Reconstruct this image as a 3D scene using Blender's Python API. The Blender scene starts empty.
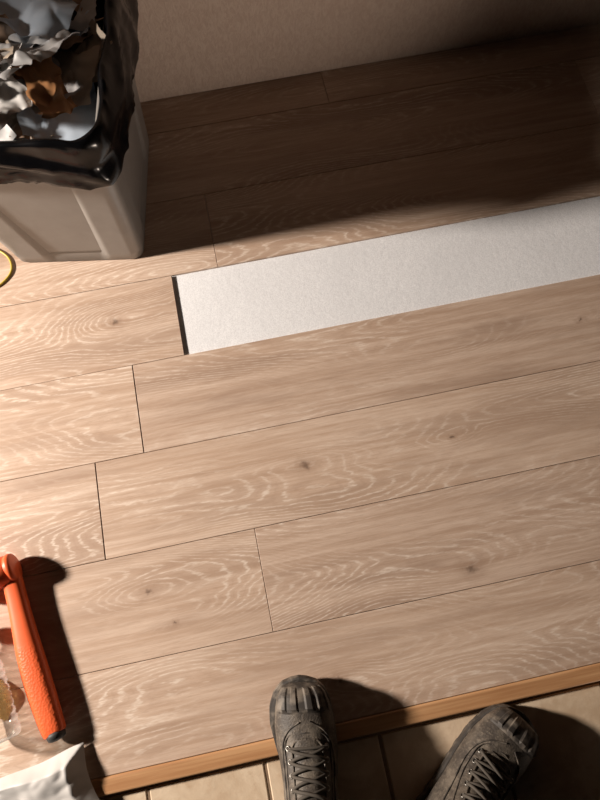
import bpy, bmesh, math, random
from mathutils import Vector, Matrix, Euler, noise
random.seed(7)
sc = bpy.context.scene
sc.view_settings.view_transform = 'Standard'
sc.view_settings.look = 'None'

# ---------------------------------------------------------------- helpers
def link(o):
    sc.collection.objects.link(o); return o
def mesh_obj(name, verts, faces, mat=None, smooth=False, parent=None):
    me = bpy.data.meshes.new(name); me.from_pydata([tuple(v) for v in verts], [], faces); me.update()
    o = link(bpy.data.objects.new(name, me))
    if mat:
        for m in (mat if isinstance(mat, list) else [mat]): me.materials.append(m)
    if smooth: me.polygons.foreach_set('use_smooth', [True]*len(me.polygons))
    if parent: o.parent = parent
    return o
def empty(name, loc=(0,0,0), rz=0, rx=0):
    o = link(bpy.data.objects.new(name, None)); o.location = loc; o.rotation_euler = (rx,0,rz)
    o.empty_display_size = .05; return o
class NT:
    def __init__(s, name):
        s.m = bpy.data.materials.new(name); s.m.use_nodes = True
        s.t = s.m.node_tree; s.t.nodes.clear()
        s.out = s.t.nodes.new('ShaderNodeOutputMaterial')
        s.b = s.t.nodes.new('ShaderNodeBsdfPrincipled')
        s.t.links.new(s.b.outputs[0], s.out.inputs[0])
    def n(s, typ, **k):
        nd = s.t.nodes.new(typ)
        for a, v in k.items(): setattr(nd, a, v)
        return nd
    def put(s, sock, v):
        if isinstance(v, bpy.types.NodeSocket): s.t.links.new(v, sock)
        elif v is not None: sock.default_value = v
    def math(s, op, a, b=None, c=None, clamp=False):
        nd = s.n('ShaderNodeMath', operation=op, use_clamp=clamp)
        s.put(nd.inputs[0], a)
        if b is not None: s.put(nd.inputs[1], b)
        if c is not None: s.put(nd.inputs[2], c)
        return nd.outputs[0]
    def vmath(s, op, a, b=None):
        nd = s.n('ShaderNodeVectorMath', operation=op); s.put(nd.inputs[0], a)
        if b is not None: s.put(nd.inputs[1], b)
        return nd.outputs['Value'] if op in ('LENGTH','DOT_PRODUCT','DISTANCE') else nd.outputs[0]
    def noise(s, vec, scale=5, detail=2, rough=.5, dist=0):
        nd = s.n('ShaderNodeTexNoise'); s.put(nd.inputs['Vector'], vec)
        nd.inputs['Scale'].default_value = scale; nd.inputs['Detail'].default_value = detail
        nd.inputs['Roughness'].default_value = rough; nd.inputs['Distortion'].default_value = dist
        return nd.outputs[0]
    def rng(s, v, a, b, c=0., d=1., smooth=True):
        nd = s.n('ShaderNodeMapRange'); nd.interpolation_type = 'SMOOTHSTEP' if smooth else 'LINEAR'
        s.put(nd.inputs[0], v)
        for i, q in enumerate((a,b,c,d)): nd.inputs[i+1].default_value = q
        return nd.outputs[0]
    def mix(s, f, a, b, blend='MIX'):
        nd = s.n('ShaderNodeMix', data_type='RGBA', blend_type=blend); s.put(nd.inputs[0], f)
        s.put(nd.inputs[6], a if isinstance(a, bpy.types.NodeSocket) else (*a,1))
        s.put(nd.inputs[7], b if isinstance(b, bpy.types.NodeSocket) else (*b,1))
        return nd.outputs[2]
    def pos(s): return s.n('ShaderNodeNewGeometry').outputs['Position']
    def obj(s): return s.n('ShaderNodeTexCoord').outputs['Object']
    def bump(s, h, strength=.3, dist=.002):
        nd = s.n('ShaderNodeBump'); nd.inputs['Strength'].default_value = strength
        nd.inputs['Distance'].default_value = dist; s.put(nd.inputs['Height'], h)
        s.put(s.b.inputs['Normal'], nd.outputs[0])
    def set(s, col=None, rough=None, **k):
        if col is not None: s.put(s.b.inputs['Base Color'], col if isinstance(col, bpy.types.NodeSocket) else (*col,1))
        if rough is not None: s.put(s.b.inputs['Roughness'], rough)
        for a, v in k.items(): s.put(s.b.inputs[a.replace('_',' ')], v)
        return s.m

# ---------------------------------------------------------------- laminate
KNOTS = [(-.300,-.089,1.3),(.049,-.494,1.4),(.330,-.763,1.6),(-.303,-.678,1.1),(.030,-.908,.9),(.364,-.499,.6),(-.26,-.745,.5),(.72,-.30,.6)]
def laminate():
    s = NT('oak_laminate')
    P = s.pos()
    pid = s.n('ShaderNodeAttribute', attribute_name='pid').outputs['Fac']
    cmb = s.n('ShaderNodeCombineXYZ'); s.put(cmb.inputs[0], s.math('MULTIPLY', pid, 37.1)); s.put(cmb.inputs[1], s.math('MULTIPLY', pid, 11.7)); s.put(cmb.inputs[2], s.math('MULTIPLY', pid, 5.3))
    Q = s.vmath('ADD', P, cmb.outputs[0])
    fld = s.noise(s.vmath('MULTIPLY', Q, (1.15, 6.5, 1)), 1.0, 1.0, .4)
    wob = s.noise(s.vmath('MULTIPLY', Q, (14, 65, 1)), 1.0, 4, .6)
    v = s.math('ADD', s.math('MULTIPLY', fld, 52.), s.math('MULTIPLY', wob, 1.7))
    kd = None; kh = None
    nn = s.n('ShaderNodeTexNoise'); s.put(nn.inputs['Vector'], P); nn.inputs['Scale'].default_value = 70; nn.inputs['Detail'].default_value = 3
    wv = s.vmath('MULTIPLY', s.vmath('SUBTRACT', nn.outputs[1], (.5,.5,.5)), (.03,.02,0))
    Pw = s.vmath('ADD', P, wv)
    for x, y, k in KNOTS:
        d = s.vmath('LENGTH', s.vmath('MULTIPLY', s.vmath('SUBTRACT', P, (x,y,0)), (.34,1.,0)))
        v = s.math('ADD', v, s.math('MULTIPLY', s.rng(d, 0, .05*k, 1, 0), 5*k))
        d2 = s.vmath('LENGTH', s.vmath('MULTIPLY', s.vmath('SUBTRACT', Pw, (x,y,0)), (.7,1.,0)))
        m = s.rng(d2, .001, .008*k, .65, 0); h = s.rng(d2, .003, .022*k, .4, 0)
        kd = m if kd is None else s.math('MAXIMUM', kd, m)
        kh = h if kh is None else s.math('MAXIMUM', kh, h)
    ln = s.math('PINGPONG', v, .5)
    light = s.rng(ln, .02, .22, 1, 0)
    dark = s.rng(ln, .34, .5, 0, 1)
    patch = s.rng(s.noise(s.vmath('MULTIPLY', Q, (1.7, 8, 1)), 1., 2, .5), .38, .63, .12, 1)
    brk = s.rng(s.noise(s.vmath('MULTIPLY', Q, (45, 260, 1)), 1., 2, .6), .28, .64)
    light = s.math('MULTIPLY', s.math('MULTIPLY', light, patch), brk)
    streak = s.noise(s.vmath('MULTIPLY', Q, (3, 80, 1)), 1., 6, .7)
    broad = s.noise(s.vmath('MULTIPLY', Q, (1.6, 10, 1)), 1.3, 4, .6)
    pores = s.rng(s.noise(s.vmath('MULTIPLY', Q, (35, 800, 1)), 1., 2, .6), .5, .7)
    col = s.mix(s.rng(streak, .32, .68), (.475,.34,.255), (.625,.485,.39))
    col = s.mix(s.math('MULTIPLY', s.rng(broad, .44, .64), .65), col, (.375,.265,.20))
    col = s.mix(s.math('MULTIPLY', pores, .28), col, (.33,.225,.165))
    col = s.mix(s.math('MULTIPLY', s.math('MULTIPLY', dark, patch), .2), col, (.33,.22,.16))
    col = s.mix(s.math('MULTIPLY', light, .56), col, (.85,.75,.66))
    col = s.mix(kh, col, (.28,.18,.125))
    col = s.mix(kd, col, (.09,.058,.04))
    tone = s.math('FRACT', s.math('MULTIPLY', pid, 7.31))
    col = s.mix(.6, col, s.mix(tone, (.45,.43,.42), (.60,.555,.52)), 'SOFT_LIGHT')
    s.set(col, s.rng(streak, .3, .7, .42, .54), Specular_IOR_Level=.35)
    s.bump(s.math('SUBTRACT', s.math('MULTIPLY', light, .3), pores), .2, .0005)
    return s.m
M_lam = laminate()
verts, faces, pids = [], [], []
def plank(x0, x1, y0, y1, pid, zt=0., zb=-.0058, g=.0005, bv=.0006):
    x0 += g; x1 -= g; y0 += g; y1 -= g
    n = len(verts)
    for z, i in ((zb,0),(zt-bv,0),(zt,bv)):
        verts.extend([(x0+i,y0+i,z),(x1-i,y0+i,z),(x1-i,y1-i,z),(x0+i,y1-i,z)])
    f = [(n+3,n+2,n+1,n)]
    for l in (0,4):
        for k in range(4): f.append((n+l+k, n+l+(k+1)%4, n+l+4+(k+1)%4, n+l+4+k))
    f.append((n+8,n+9,n+10,n+11))
    faces.extend(f); pids.extend([pid]*len(f))
XL, XR = -1.9, 2.0
rows = [(.4,.503,[.3]),(.2,.4,[-.8,.95]),(0,.2,[-.052,1.3]),(-.2,0,[-1.1,'gap']),(-.4,-.2,[-.275,1.1]),
        (-.6,-.4,[-.378,.95]),(-.8,-.6,[-1.2,-.077,1.25]),(-.978,-.8,[-.95,.9])]
pid = .13
for y0, y1, cuts in rows:
    xs = [XL]+cuts+[XR]
    if 'gap' in xs: xs = [XL,-1.1,-.16]
    for i,(a, b) in enumerate(zip(xs[:-1], xs[1:])):
        pid += .173
        lo = (y0 in (-.4,-.6) and b < 0)
        plank(a, b-(.0008 if lo else 0), y0, y1, pid % 3, zt=(.0008 if lo else 0))
fl = mesh_obj('floor', verts, faces, M_lam)
at = fl.data.attributes.new('pid', 'FLOAT', 'FACE'); at.data.foreach_set('value', pids)

def box(name, x0,x1,y0,y1,z0,z1, mat, bevel=0, seg=3):
    bm = bmesh.new(); bmesh.ops.create_cube(bm, size=1)
    for v in bm.verts:
        v.co = Vector(((x0+x1)/2+v.co.x*(x1-x0),(y0+y1)/2+v.co.y*(y1-y0),(z0+z1)/2+v.co.z*(z1-z0)))
    me = bpy.data.meshes.new(name); bm.to_mesh(me); bm.free(); me.materials.append(mat)
    o = link(bpy.data.objects.new(name, me))
    if bevel:
        m = o.modifiers.new('b','BEVEL'); m.width = bevel; m.segments = seg
    return o
# underlay
s = NT('foam_underlay_mat'); P = s.pos()
g = s.noise(P, 420, 3, .6); g2 = s.noise(P, 6, 3, .5)
c = s.mix(s.rng(g,.35,.65), (.74,.745,.77), (.88,.885,.91)); c = s.mix(s.math('MULTIPLY', s.rng(g2,.4,.7), .25), c, (.69,.695,.72))
M_under = s.set(c, .6); s.bump(s.math('ADD', g, s.math('MULTIPLY', s.noise(P,70,2),1.4)), .3, .0012)
box('foam_underlay', XL, XR, -.977, .503, -.0135, -.0060, M_under)

# tiles
s = NT('tile_mat'); P = s.pos()
n1 = s.noise(P, 9, 5, .6, .4); n2 = s.noise(P, 60, 4, .6)
pidt = s.n('ShaderNodeAttribute', attribute_name='pid').outputs['Fac']
c = s.mix(s.rng(n1,.35,.65), (.50,.37,.25), (.72,.59,.44)); c = s.mix(s.math('MULTIPLY', s.rng(n2,.5,.75), .4), c, (.44,.29,.18))
c = s.mix(s.math('MULTIPLY', pidt, .3), c, (.58,.42,.29))
M_tile = s.set(c, .45); s.bump(s.math('ADD', n1, s.math('MULTIPLY', n2,.3)), .5, .003)
s = NT('grout_mat'); M_grout = s.set(s.mix(s.noise(s.pos(), 150, 3), (.14,.09,.055), (.28,.19,.12)), .9)
verts, faces, pids = [], [], []
tx = [-.136+.216*i for i in range(-9, 10)]
ty = [-1.012-.216*i for i in range(0, 6)]
for i in range(len(tx)-1):
    for j in range(len(ty)-1):
        plank(tx[i], tx[i+1], ty[j+1], ty[j], random.random(), zt=-.013, zb=-.022, g=.003, bv=.002)
tl = mesh_obj('tiled_floor', verts, faces, [M_tile, M_grout])
at = tl.data.attributes.new('pid', 'FLOAT', 'FACE'); at.data.foreach_set('value', pids)
bm = bmesh.new(); bm.from_mesh(tl.data)
vs = [bm.verts.new(v) for v in ((XL,-2.2,-.0150),(XR,-2.2,-.0150),(XR,-.97,-.0150),(XL,-.97,-.0150))]
f = bm.faces.new(vs); f.material_index = 1; bm.to_mesh(tl.data); bm.free()

# trim
s = NT('trim_wood'); P = s.pos()
g = s.noise(s.vmath('MULTIPLY', P, (4,120,120)), 1, 4, .6)
M_trim = s.set(s.mix(s.rng(g,.3,.7), (.40,.20,.09), (.56,.32,.16)), .4); s.bump(g, .2, .001)
box('trim_1', XL, XR, -1.008, -.9785, -.016, .0030, M_trim, .004)

# wall
s = NT('wallpaper'); P = s.pos()
n1 = s.noise(s.vmath('MULTIPLY', P, (1,1,.5)), 110, 4, .65, 1.)
M_wall = s.set(s.mix(s.rng(n1,.35,.65), (.58,.45,.37), (.66,.54,.45)), .75); s.bump(n1, .7, .003)
box('wall_back', XL, XR, .503, .60, -.022, 2.3, M_wall)

# ---------------------------------------------------------------- trash bin
def rrect(w, d, r, n=10):
    pts = []
    for cx, cy, a0 in ((w/2-r,-d/2+r,-90),(w/2-r,d/2-r,0),(-w/2+r,d/2-r,90),(-w/2+r,-d/2+r,180)):
        for k in range(n+1):
            a = math.radians(a0+90*k/n); pts.append((cx+r*math.cos(a), cy+r*math.sin(a)))
    return pts
def resample(pts, N):
    L=[0]; M=len(pts)
    for i in range(M): L.append(L[-1]+math.dist(pts[i], pts[(i+1)%M]))
    out=[]; j=0
    for k in range(N):
        t=L[-1]*k/N
        while L[j+1]<t: j+=1
        f=(t-L[j])/max(1e-9,L[j+1]-L[j]); a=pts[j%M]; b=pts[(j+1)%M]
        out.append((a[0]+(b[0]-a[0])*f, a[1]+(b[1]-a[1])*f))
    return out
DD=.022
BIN = empty('trash_bin', (-.335+.17*DD,.231+.985*DD,0), math.radians(-9.8))
s = NT('bin_plastic'); P = s.obj()
M_bin = s.set(s.mix(s.noise(P, 30, 4), (.22,.205,.19), (.29,.275,.26)), .35, Metallic=.1); s.bump(s.noise(P,500,2), .1, .0005)
s = NT('bag_plastic'); M_bag = s.set((.004,.004,.005), .22, Specular_IOR_Level=.4)
N = 300
prof = [(0,.285,.30,.0),(.004,.293,.308,1),(.06,.30,.315,1),(.2,.32,.335,1),(.36,.345,.36,1),(.40,.35,.365,1),(.402,.368,.383,0),(.418,.368,.383,0),(.42,.36,.375,0),(.418,.344,.36,0),(.3,.33,.345,0),(.02,.28,.295,0)]
prof = [(a,b,c+2*DD,d) for a,b,c,d in prof]
def refine(prof):
    out=[]
    for a,b in zip(prof[:-1],prof[1:]):
        k = max(1,int(abs(b[0]-a[0])/.02))
        for i in range(k): out.append(tuple(a[q]+(b[q]-a[q])*i/k for q in range(4)))
    out.append(prof[-1]); return out
verts=[]; faces=[]
pr = refine(prof)
for z,w,d,rec in pr:
    ring = resample(rrect(w,d,.026), N)
    for (px,py) in ring:
        if rec > .5 and .012 < z < .39:
            if abs(abs(py)-d/2) < .004 and abs(px) < w*.5-.03:
                e = min(1, max(0, (w*.5-.075-abs(px))/.018)); py -= math.copysign(.009*e, py)
            if abs(abs(px)-w/2) < .004:
                e = min(1, max(0, (d*.5-.075-abs(py))/.018)); px -= math.copysign(.008*e, px)
        verts.append((px,py,z))
for i in range(len(pr)-1):
    for k in range(N): faces.append((i*N+k,i*N+(k+1)%N,(i+1)*N+(k+1)%N,(i+1)*N+k))
faces.append(tuple(reversed(range(N)))); faces.append(tuple((len(pr)-1)*N+k for k in range(N)))
mesh_obj('body', verts, faces, M_bin, True, BIN)
# bag draped over the rim, creased like thin film
N = 560
bp = [(.24,-.040),(.27,-.038),(.30,-.034),(.33,-.030),(.36,-.026),(.38,-.021),(.40,-.016),(.415,-.012),(.427,-.007),(.436,0),(.435,.006),(.430,.010),(.422,.013),(.414,.0145),(.406,.016),(.398,.0175),(.390,.019),(.382,.020),(.374,.0215),(.367,.0225),(.360,.0235),(.354,.0235),(.350,.021)]
verts=[]; faces=[]
base = resample(rrect(.36,.375+2*DD,.05), N)
for i,(z,o) in enumerate(bp):
    fac = max(0, i-9)/(len(bp)-10)
    for k,(px,py) in enumerate(base):
        a = 2*math.pi*k/N; ca, sa = math.cos(a), math.sin(a)
        q0 = Vector((px*9+z*14, py*9-z*16, z*9))
        f1 = 1-abs(noise.noise(q0))*2.4
        f2 = 1-abs(noise.noise(q0*2.5+Vector((3,1,2))))*2.2
        f3 = noise.noise(Vector((ca*1.6, sa*1.6, 5.3)))
        l = math.hypot(px,py)
        rr = o + (.011*f1+.004*f2)*(.5+.5*fac) + .001
        hem = z - fac*(.004+.045*f3+.005*f2) + ((.014*noise.noise(Vector((ca*3,sa*3,9)))+.003*f2) if i < 13 else 0)
        q = 1+rr/l
        verts.append((px*q, py*q, hem))
for i in range(len(bp)-1):
    for k in range(N): faces.append((i*N+k,i*N+(k+1)%N,(i+1)*N+(k+1)%N,(i+1)*N+k))
mesh_obj('bin_liner', verts, faces, M_bag, True, BIN)
# trash
def crumple(cx,cy,cz,size,amp,seed,rot,n=16,fold=1.0,asp=1.0):
    vs=[];R=Euler(rot).to_matrix()
    for i in range(n+1):
        for j in range(n+1):
            p=Vector(((i/n-.5)*size*asp,(j/n-.5)*size,0))
            q=p*(9/size*.12)+Vector((seed*3.1,seed*1.7,seed))
            q2=p*(22/size*.12)+Vector((seed,seed*2.7,seed))
            d=noise.noise_vector(q*2.2)*amp+noise.noise_vector(q2*2.5)*amp*.35
            ridge=abs(noise.noise(q2*1.6))*amp*.9
            p=p*fold+d+Vector((0,0,ridge)); vs.append(R@p+Vector((cx,cy,cz)))
    fs=[(a*(n+1)+b,(a+1)*(n+1)+b,(a+1)*(n+1)+b+1,a*(n+1)+b+1) for a in range(n) for b in range(n)]
    return vs,fs
def simple(name,col,rough=.5,**k):
    return NT(name).set(col,rough,**k)
tm=[simple('trash_white_paper',(.62,.60,.58),.65),simple('trash_blue_film',(.48,.56,.66),.4),simple('trash_cardboard',(.34,.23,.16),.8),
    simple('trash_grey_film',(.46,.45,.45),.45),simple('trash_beige_paper',(.52,.43,.34),.7),simple('trash_orange_wrapper',(.50,.24,.10),.5),simple('trash_dark',(.05,.045,.04),.4)]
verts=[];faces=[];mi=[]
def addtrash(v,f,m):
    n=len(verts);verts.extend(v);faces.extend(tuple(n+a for a in q) for q in f);mi.extend([m]*len(f))
for k in range(60):
    r=math.sqrt(random.random())*.15; a=random.random()*6.28
    z=.365+.04*random.random()+.035*(1-r/.15)
    m=random.choices(range(7),[5,3,3,5,4,.6,.8])[0]
    v,f=crumple(r*math.cos(a),r*math.sin(a)*1.15,z,random.uniform(.07,.14),random.uniform(.009,.017),k+1,(random.uniform(-.5,.5),random.uniform(-.5,.5),random.random()*6.28),n=22,asp=random.uniform(.5,1.1))
    addtrash(v,f,m)
v,f=crumple(.03,.05,.450,.19,.018,91,(.1,.1,1.3),n=48,asp=.55); addtrash(v,f,1)
v,f=crumple(.06,-.03,.445,.12,.016,93,(-.2,.3,1.),n=36); addtrash(v,f,3)
v,f=crumple(-.07,-.08,.440,.12,.016,95,(-.2,.1,.3),n=30); addtrash(v,f,4)
v,f=crumple(.09,-.10,.430,.11,.014,99,(.2,.3,.6),n=30,asp=.6); addtrash(v,f,5)
v,f=crumple(.0,-.12,.432,.12,.014,103,(.1,-.1,.9),n=30,asp=.7); addtrash(v,f,0)
v,f=crumple(0.,0.,.35,.31,.03,97,(0,0,0),n=24); addtrash(v,f,6)
t=mesh_obj('trash',verts,faces,tm,True,BIN); t.data.polygons.foreach_set('material_index',mi)

# ---------------------------------------------------------------- curve helper
def tube(name, pts, r, mat, parent=None, cyclic=False, res=3):
    cu=bpy.data.curves.new(name,'CURVE'); cu.dimensions='3D'; cu.bevel_depth=r; cu.bevel_resolution=res; cu.resolution_u=8
    sp=cu.splines.new('BEZIER'); sp.bezier_points.add(len(pts)-1)
    for b,p in zip(sp.bezier_points,pts): b.co=p; b.handle_left_type=b.handle_right_type='AUTO'
    sp.use_cyclic_u=cyclic; cu.use_fill_caps=True; cu.materials.append(mat)
    o=link(bpy.data.objects.new(name,cu)); 
    if parent: o.parent=parent
    return o
M_yel=simple('yellow_rubber',(.50,.38,.06),.4)
tube('yellow_cable',[(-.75,.20,.003),(-.62,.175,.003),(-.550,.15,.003),(-.518,.100,.003),(-.535,.065,.003),(-.60,.04,.003),(-.75,.01,.003)],.0025,M_yel)

# ---------------------------------------------------------------- mallet
def lathe(name,prof,mat,M,n=32,parent=None,ex=1.0):
    vs=[];fs=[]
    for t_,r in prof:
        for k in range(n):
            A=2*math.pi*k/n; vs.append(M@Vector((t_,r*math.cos(A),r*math.sin(A)*ex)))
    for i in range(len(prof)-1):
        for k in range(n): fs.append((i*n+k,i*n+(k+1)%n,(i+1)*n+(k+1)%n,(i+1)*n+k))
    fs.append(tuple(reversed(range(n))));fs.append(tuple((len(prof)-1)*n+k for k in range(n)))
    return mesh_obj(name,vs,fs,mat,True,parent)
HM=empty('rubber_mallet',(0,0,0))
s=NT('orange_rubber'); P=s.obj()
vo=s.n('ShaderNodeTexVoronoi'); s.put(vo.inputs['Vector'],P); vo.inputs['Scale'].default_value=230
sep=s.n('ShaderNodeSeparateXYZ'); s.put(sep.inputs[0],P)
grip=s.rng(sep.outputs[1],-.74,-.72,1,0)
M_or=s.set(s.mix(s.noise(P,40,3),(.80,.115,.03),(.88,.155,.045)),.42); s.bump(s.math('MULTIPLY',vo.outputs[0],grip),.4,.0012)
M_blk=simple('black_rubber',(.03,.03,.03),.6)
ax=[(-.563,-.580,.026,.017,.014),(-.559,-.590,.026,.0195,.0165),(-.555,-.600,.024,.0195,.0165),(-.551,-.612,.022,.0185,.016),(-.547,-.64,.021,.0185,.0155),(-.541,-.68,.020,.020,.0165),(-.533,-.73,.020,.0235,.0175),(-.523,-.78,.020,.0255,.018),(-.511,-.83,.020,.0245,.0175),(-.501,-.870,.020,.0225,.0165),(-.496,-.886,.019,.021,.016),(-.495,-.889,.019,.019,.014)]
hv=[];hf=[];n=28
for i,(x,y,z,a,b) in enumerate(ax):
    p0=Vector(ax[max(0,i-1)][:2]);p1=Vector(ax[min(len(ax)-1,i+1)][:2]);t=(p1-p0).normalized();sd=Vector((-t.y,t.x))
    for k in range(n):
        A=2*math.pi*k/n; c_,s_=math.cos(A),math.sin(A)
        u=math.copysign(abs(c_)**.8,c_)*a; w=math.copysign(abs(s_)**.8,s_)*b
        hv.append((x+sd.x*u,y+sd.y*u,z+w))
for i in range(len(ax)-1):
    for k in range(n): hf.append((i*n+k,(i+1)*n+k,(i+1)*n+(k+1)%n,i*n+(k+1)%n))
hf.append(tuple(range(n)));hf.append(tuple(reversed([(len(ax)-1)*n+k for k in range(n)])))
h=mesh_obj('handle',hv,hf,M_or,True,HM); m=h.modifiers.new('s','SUBSURF');m.levels=m.render_levels=2
Mh=Matrix.Translation((-.586,-.590,.0290))@Matrix.Rotation(math.radians(14),4,'Z')
o=lathe('head',[(-.055,.002),(-.055,.023),(-.053,.0265),(-.050,.0285),(-.036,.0285),(-.034,.0265),(-.031,.0265),(-.029,.0285),(.029,.0285),(.031,.0265),(.034,.0265),(.036,.0285),(.040,.0285),(.044,.0268),(.046,.023),(.046,.002)],M_or,Mh,parent=HM)
Mc=Matrix.Translation((-.4955,-.886,.019))@Matrix.Rotation(math.radians(-75),4,'Z')
lathe('end_cap',[(-.002,.0165),(.004,.017),(.010,.0155),(.013,.010),(.014,.002)],M_blk,Mc,parent=HM)

# packaging film
s=NT('white_packaging_mat'); M_pack=s.set(s.mix(s.noise(s.obj(),14,3),(.50,.48,.46),(.66,.64,.62)),.5)
n=80
vs=[]
for i in range(n+1):
    for j in range(n+1):
        u,v=i/n,j/n
        x=-.72+.292*u; y=-1.147+.232*v
        y+= -.050*(1-u)*v ; x+=.02*(1-v)-.022*v
        q=Vector((u*2.3,v*2.3,2.2))
        z=.028+.024*abs(noise.noise(q))+.010*noise.noise(q*2.2)+.004*abs(noise.noise(q*4.5))
        e=min(u,1-u,v,1-v); z*= .3+.7*min(1,e/.1)
        z=max(z,.005)
        d=noise.noise_vector(q*1.3)*.010
        vs.append((x+d.x,min(y+d.y,-.909),z))
fs=[(a*(n+1)+b,(a+1)*(n+1)+b,(a+1)*(n+1)+b+1,a*(n+1)+b+1) for a in range(n) for b in range(n)]
mesh_obj('white_plastic_packaging',vs,fs,M_pack,True)
# clear plastic bottle lying on its side
s=NT('clear_plastic'); s.t.nodes.remove(s.b)
tr=s.n('ShaderNodeBsdfTransparent'); tr.inputs[0].default_value=(.95,.94,.92,1)
gl=s.n('ShaderNodeBsdfPrincipled'); gl.inputs['Base Color'].default_value=(.80,.79,.77,1); gl.inputs['Roughness'].default_value=.10
lw=s.n('ShaderNodeLayerWeight'); lw.inputs[0].default_value=.5
mx=s.n('ShaderNodeMixShader'); s.put(mx.inputs[0],s.math('ADD',s.math('MULTIPLY',lw.outputs[1],.65),.10)); s.put(mx.inputs[1],tr.outputs[0]); s.put(mx.inputs[2],gl.outputs[0])
s.t.links.new(mx.outputs[0],s.out.inputs[0]); M_clear=s.m
CB=empty('plastic_bottle')
R0=.033
Mb=Matrix.Translation((-.600,-.80,R0+.0015))@Matrix.Rotation(math.radians(-77),4,'Z')
pf=[(-.118,.0125),(-.100,.0125),(-.096,.013),(-.085,.017),(-.070,.025),(-.056,.031),(-.045,.033)]
x=-.045
while x<.062:
    pf+= [(x+.004,.033),(x+.006,.0312),(x+.009,.0312),(x+.011,.033)]; x+=.0135
pf+=[(.070,.033),(.078,.031),(.082,.026),(.080,.015),(.076,.004)]
lathe('bottle_body',pf,M_clear,Mb,n=48,parent=CB)
lathe('bottle_cap',[(-.128,.002),(-.128,.0135),(-.126,.0145),(-.108,.0145),(-.108,.0128)],simple('bottle_cap_white',(.6,.6,.58),.4),Mb,parent=CB)
lq=NT('amber_drink'); M_lq=lq.set((.75,.55,.25),.15,Transmission_Weight=.8)
vs=[];fs=[];m_=20
for i in range(21):
    t_=-.03+.08*i/20; hw_=(48*math.sin(math.pi*(i+.8)/21.6))
    for k in range(m_+1):
        A=math.radians(270-hw_+2*hw_*k/m_); vs.append(Mb@Vector((t_,.0300*math.cos(A),.0300*math.sin(A))))
for i in range(20):
    for k in range(m_):
        a=i*(m_+1)+k; fs.append((a,a+1,a+m_+2,a+m_+1))
    a=i*(m_+1); fs.append((a,a+m_+1,a+2*m_+1,a+m_))
mesh_obj('drink',vs,fs,M_lq,False,CB)

# ---------------------------------------------------------------- boots
s=NT('boot_leather'); P=s.obj()
n1=s.noise(P,25,5,.65); n2=s.noise(P,240,3,.6)
c=s.mix(s.rng(n1,.4,.68),(.052,.042,.034),(.155,.128,.10)); c=s.mix(s.math('MULTIPLY',s.rng(n2,.52,.75),.5),c,(.27,.22,.17))
M_boot=s.set(c,.6); s.bump(s.math('ADD',n1,s.math('MULTIPLY',n2,.6)),.6,.003)
s=NT('boot_rubber'); P=s.obj(); c=s.mix(s.rng(s.noise(P,50,5),.42,.68),(.04,.033,.028),(.18,.15,.12)); M_rub=s.set(c,.65)
M_lace=simple('boot_lace',(.07,.058,.046),.8); M_eye=simple('eyelet_metal',(.25,.24,.22),.35,Metallic=.9)
ST=[((.300,.040),(.300,.024),.016),((.296,.054),(.296,.016),.033),((.284,.067),(.282,.014),.043),((.262,.077),(.258,.014),.050),((.235,.083),(.228,.014),.0535),
 ((.210,.089),(.198,.014),.053),((.188,.099),(.165,.014),.050),((.168,.113),(.125,.014),.0465),((.150,.132),(.075,.014),.045),((.137,.153),(.030,.018),.045),
 ((.128,.175),(.003,.050),.046),((.122,.198),(.000,.100),.048),((.118,.222),(.002,.150),.051),((.116,.245),(.004,.190),.054)]
def st(sv):
    i=int(max(0,min(len(ST)-2,math.floor(sv)))); f=sv-i; A,B=ST[i],ST[i+1]
    L=lambda a,b:a+(b-a)*f
    return (L(A[0][0],B[0][0]),L(A[0][1],B[0][1])),(L(A[1][0],B[1][0]),L(A[1][1],B[1][1])),L(A[2],B[2])
def surf(sv,ang,off=0,side=1):
    T,B,hw=st(sv); e=.82
    c_,s_=math.cos(ang),math.sin(ang)
    v=math.copysign(abs(c_)**e,c_); u=math.copysign(abs(s_)**e,s_)
    cy,cz=(T[0]+B[0])/2,(T[1]+B[1])/2; hy,hz=(T[0]-B[0])/2,(T[1]-B[1])/2
    wf=1-.18*max(0,v)*min(1,sv/3)
    l=math.hypot(hy,hz); k=1+off/max(l,.02)
    bend=side*(-.010*max(0,min(1,(6-sv)/6)))
    return Vector((u*(hw+off)*wf+bend, cy+v*hy*k, cz+v*hz*k))
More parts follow.
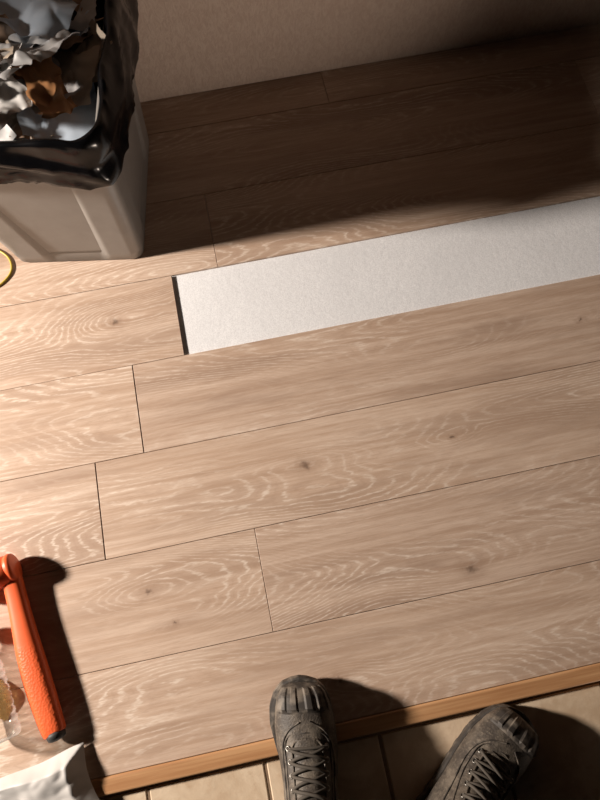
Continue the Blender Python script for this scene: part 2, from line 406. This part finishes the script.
def boot(name,loc,rz,rx,side):
    E=empty(name,loc,rz,rx)
    n=40;vs=[];fs=[];m=52
    for i in range(m+1):
        sv=(len(ST)-1)*i/m
        for k in range(n): vs.append(surf(sv,2*math.pi*k/n,0,side))
    for i in range(m):
        for k in range(n): fs.append((i*n+k,i*n+(k+1)%n,(i+1)*n+(k+1)%n,(i+1)*n+k))
    fs.append(tuple(reversed(range(n))))
    b0=len(vs)
    for i,(sv,off) in enumerate(((13,-.006),(12,-.008),(11,-.01),(10,-.014))):
        for k in range(n): vs.append(surf(sv,2*math.pi*k/n,off,side))
    for i in range(-1,3):
        for k in range(n):
            a=(m*n if i<0 else b0+i*n)
            b=b0+(i+1)*n
            fs.append((a+k,a+(k+1)%n,b+(k+1)%n,b+k))
    fs.append(tuple(b0+3*n+k for k in range(n)))
    mesh_obj('upper',vs,fs,M_boot,True,E)
    tube('collar',[surf(12.9,2*math.pi*k/12,0,side) for k in range(12)],.006,M_boot,E,True)
    def hw(y):
        P_=[(-.006,.0),(-.002,.022),(.012,.034),(.04,.041),(.09,.041),(.14,.044),(.19,.054),(.23,.059),(.262,.056),(.285,.047),(.30,.033),(.307,.014),(.309,0)]
        for a,b in zip(P_[:-1],P_[1:]):
            if a[0]<=y<=b[0]:
                f=(y-a[0])/(b[0]-a[0]); return a[1]+(b[1]-a[1])*f
        return 0
    ys=[-.006,-.004,-.001]+[.005+.0075*i for i in range(39)]+[.297,.301,.304,.307,.309]
    right=[(hw(y)+side*(-.010*max(0,min(1,(y-.15)/.1))),y) for y in ys]
    left=[(-hw(y)+side*(-.010*max(0,min(1,(y-.15)/.1))),y) for y in ys[1:-1]][::-1]
    ol=right+left; no=len(ol)
    vs=[];fs=[]
    for li,(z,sc_) in enumerate(((0,.93),(.0,.95),(.010,.985),(.011,1.0),(.020,1.0),(.026,.985),(.027,.93))):
        for k,(x,y) in enumerate(ol):
            q=sc_
            if li in (1,2) and (k//2)%2: q-=.05
            vs.append((x*q,.15+(y-.15)*(1-(1-q)*.4),z+.010*max(0,(y-.25)/.06)**2))
    for i in range(6):
        for k in range(no): fs.append((i*no+k,i*no+(k+1)%no,(i+1)*no+(k+1)%no,(i+1)*no+k))
    fs.append(tuple(reversed(range(no))));fs.append(tuple(6*no+k for k in range(no)))
    mesh_obj('sole',vs,fs,M_rub,False,E)
    vs=[];fs=[];a_n=44;s_n=16
    for i in range(s_n+1):
        sv=.15+3.1*i/s_n
        for k in range(a_n+1):
            ang=-1.35+2.7*k/a_n
            edge=min(i/2,(s_n-i)/1.5,k/2,(a_n-k)/2,1)
            rib=(.0026 if (k//4)%2==0 and abs(ang)<1.15 and 1.0<sv<2.9 else 0)
            vs.append(surf(sv,ang,-.001+.0035*edge+rib,side))
    for i in range(s_n):
        for k in range(a_n):
            a=i*(a_n+1)+k; fs.append((a,a+1,a+a_n+2,a+a_n+1))
    mesh_obj('toe_cap',vs,fs,M_rub,False,E)
    for sg in (-1,1):
        tube('quarter_seam',[surf(a,sg*b,.0008,side) for a,b in ((3.6,.15),(4.2,.7),(5.0,1.0),(6,1.15),(7.5,1.2),(9,1.25))],.0014,M_rub,E)
        tube('facing_edge',[surf(a,sg*b,.001,side) for a,b in ((4.6,.0),(4.8,.42),(6,.58),(8,.62),(10,.62),(12.5,.6))],.002,M_boot,E)
        tube('eyestay_seam',[surf(a,sg*b,.0008,side) for a,b in ((4.2,.0),(4.5,.72),(6,.95),(8,.98),(10,.95),(12.5,.9))],.001,M_rub,E)
    rows_=[5.1,5.9,6.7,7.5,8.4,9.4,10.5,11.6]
    for r_ in rows_:
        for sg in (-1,1):
            c0=surf(r_,sg*.72,.0015,side)
            T1=(surf(r_+.1,sg*.72,.0015,side)-c0).normalized(); T2=(surf(r_,sg*.8,.0015,side)-c0).normalized()
            tube('eyelet',[c0+T1*.0035*math.cos(a)+T2*.0035*math.sin(a) for a in (0,1.57,3.14,4.71)],.0012,M_eye,E,True,2)
    tube('lace',[surf(rows_[0],a,.004,side) for a in (-.7,-.35,0,.35,.7)],.0026,M_lace,E)
    for a_,b_ in zip(rows_[:-1],rows_[1:]):
        for sg in (-1,1):
            tube('lace',[surf(a_+(b_-a_)*f,sg*(-.7+1.4*f),.003+(.004*math.sin(math.pi*f)+(.003 if sg>0 else 0)*math.sin(math.pi*f)),side) for f in (0,.25,.5,.75,1)],.0026,M_lace,E)
    vs=[];fs=[]
    for i in range(21):
        for k in range(9):
            vs.append(surf(4.6+8.6*i/20,-.42+.84*k/8,.0012+.002*math.sin(math.pi*k/8),side))
    for i in range(20):
        for k in range(8):
            a=i*9+k; fs.append((a,a+1,a+10,a+9))
    mesh_obj('tongue',vs,fs,M_boot,True,E)
    return E
def place(toe,heading):
    return (toe[0]-.305*math.sin(heading), toe[1]-.305*math.cos(heading))
hd=math.radians(8); p=place((-.034,-.882),hd)
boot('work_boot',(p[0],p[1],-.0128),-hd,math.radians(4.4),1)
hd=math.radians(55); p=place((.338,-1.024),hd)
boot('work_boot',(p[0],p[1],-.013),-hd,0,-1)

# ---------------------------------------------------------------- lights
l=bpy.data.lights.new('work_lamp','SPOT'); l.energy=730; l.color=(1,.885,.775); l.shadow_soft_size=.12; l.spot_size=math.radians(45); l.spot_blend=.65
o=link(bpy.data.objects.new('work_lamp',l)); o.location=(-2.55,.03,1.27)
o.rotation_euler=(Vector((-.34,-.52,0))-Vector(o.location)).to_track_quat('-Z','Y').to_euler()
sp=bpy.data.lights.new('wall_fill','SPOT'); sp.energy=62; sp.color=(1,.82,.69); sp.spot_size=math.radians(40); sp.spot_blend=1; sp.shadow_soft_size=.06  # added low fill spot to brighten the wall, not a lamp in the room
o=link(bpy.data.objects.new('wall_fill',sp)); o.location=(1.1,-1.95,.04)
o.rotation_euler=(Vector((-.05,.5,.55))-Vector(o.location)).to_track_quat('-Z','Y').to_euler()
w=bpy.data.worlds.new('World'); sc.world=w; w.use_nodes=True
w.node_tree.nodes['Background'].inputs[0].default_value=(1,.85,.74,1); w.node_tree.nodes['Background'].inputs[1].default_value=.004

# ---------------------------------------------------------------- camera
cam=bpy.data.cameras.new('camera'); co=link(bpy.data.objects.new('camera',cam))
co.location=(0,-.7242,1.2328); co.rotation_euler=(.2964,.0071,-.2048)
cam.sensor_fit='VERTICAL'; cam.sensor_height=24; cam.lens=24*600/800; cam.clip_start=.02
sc.camera=co
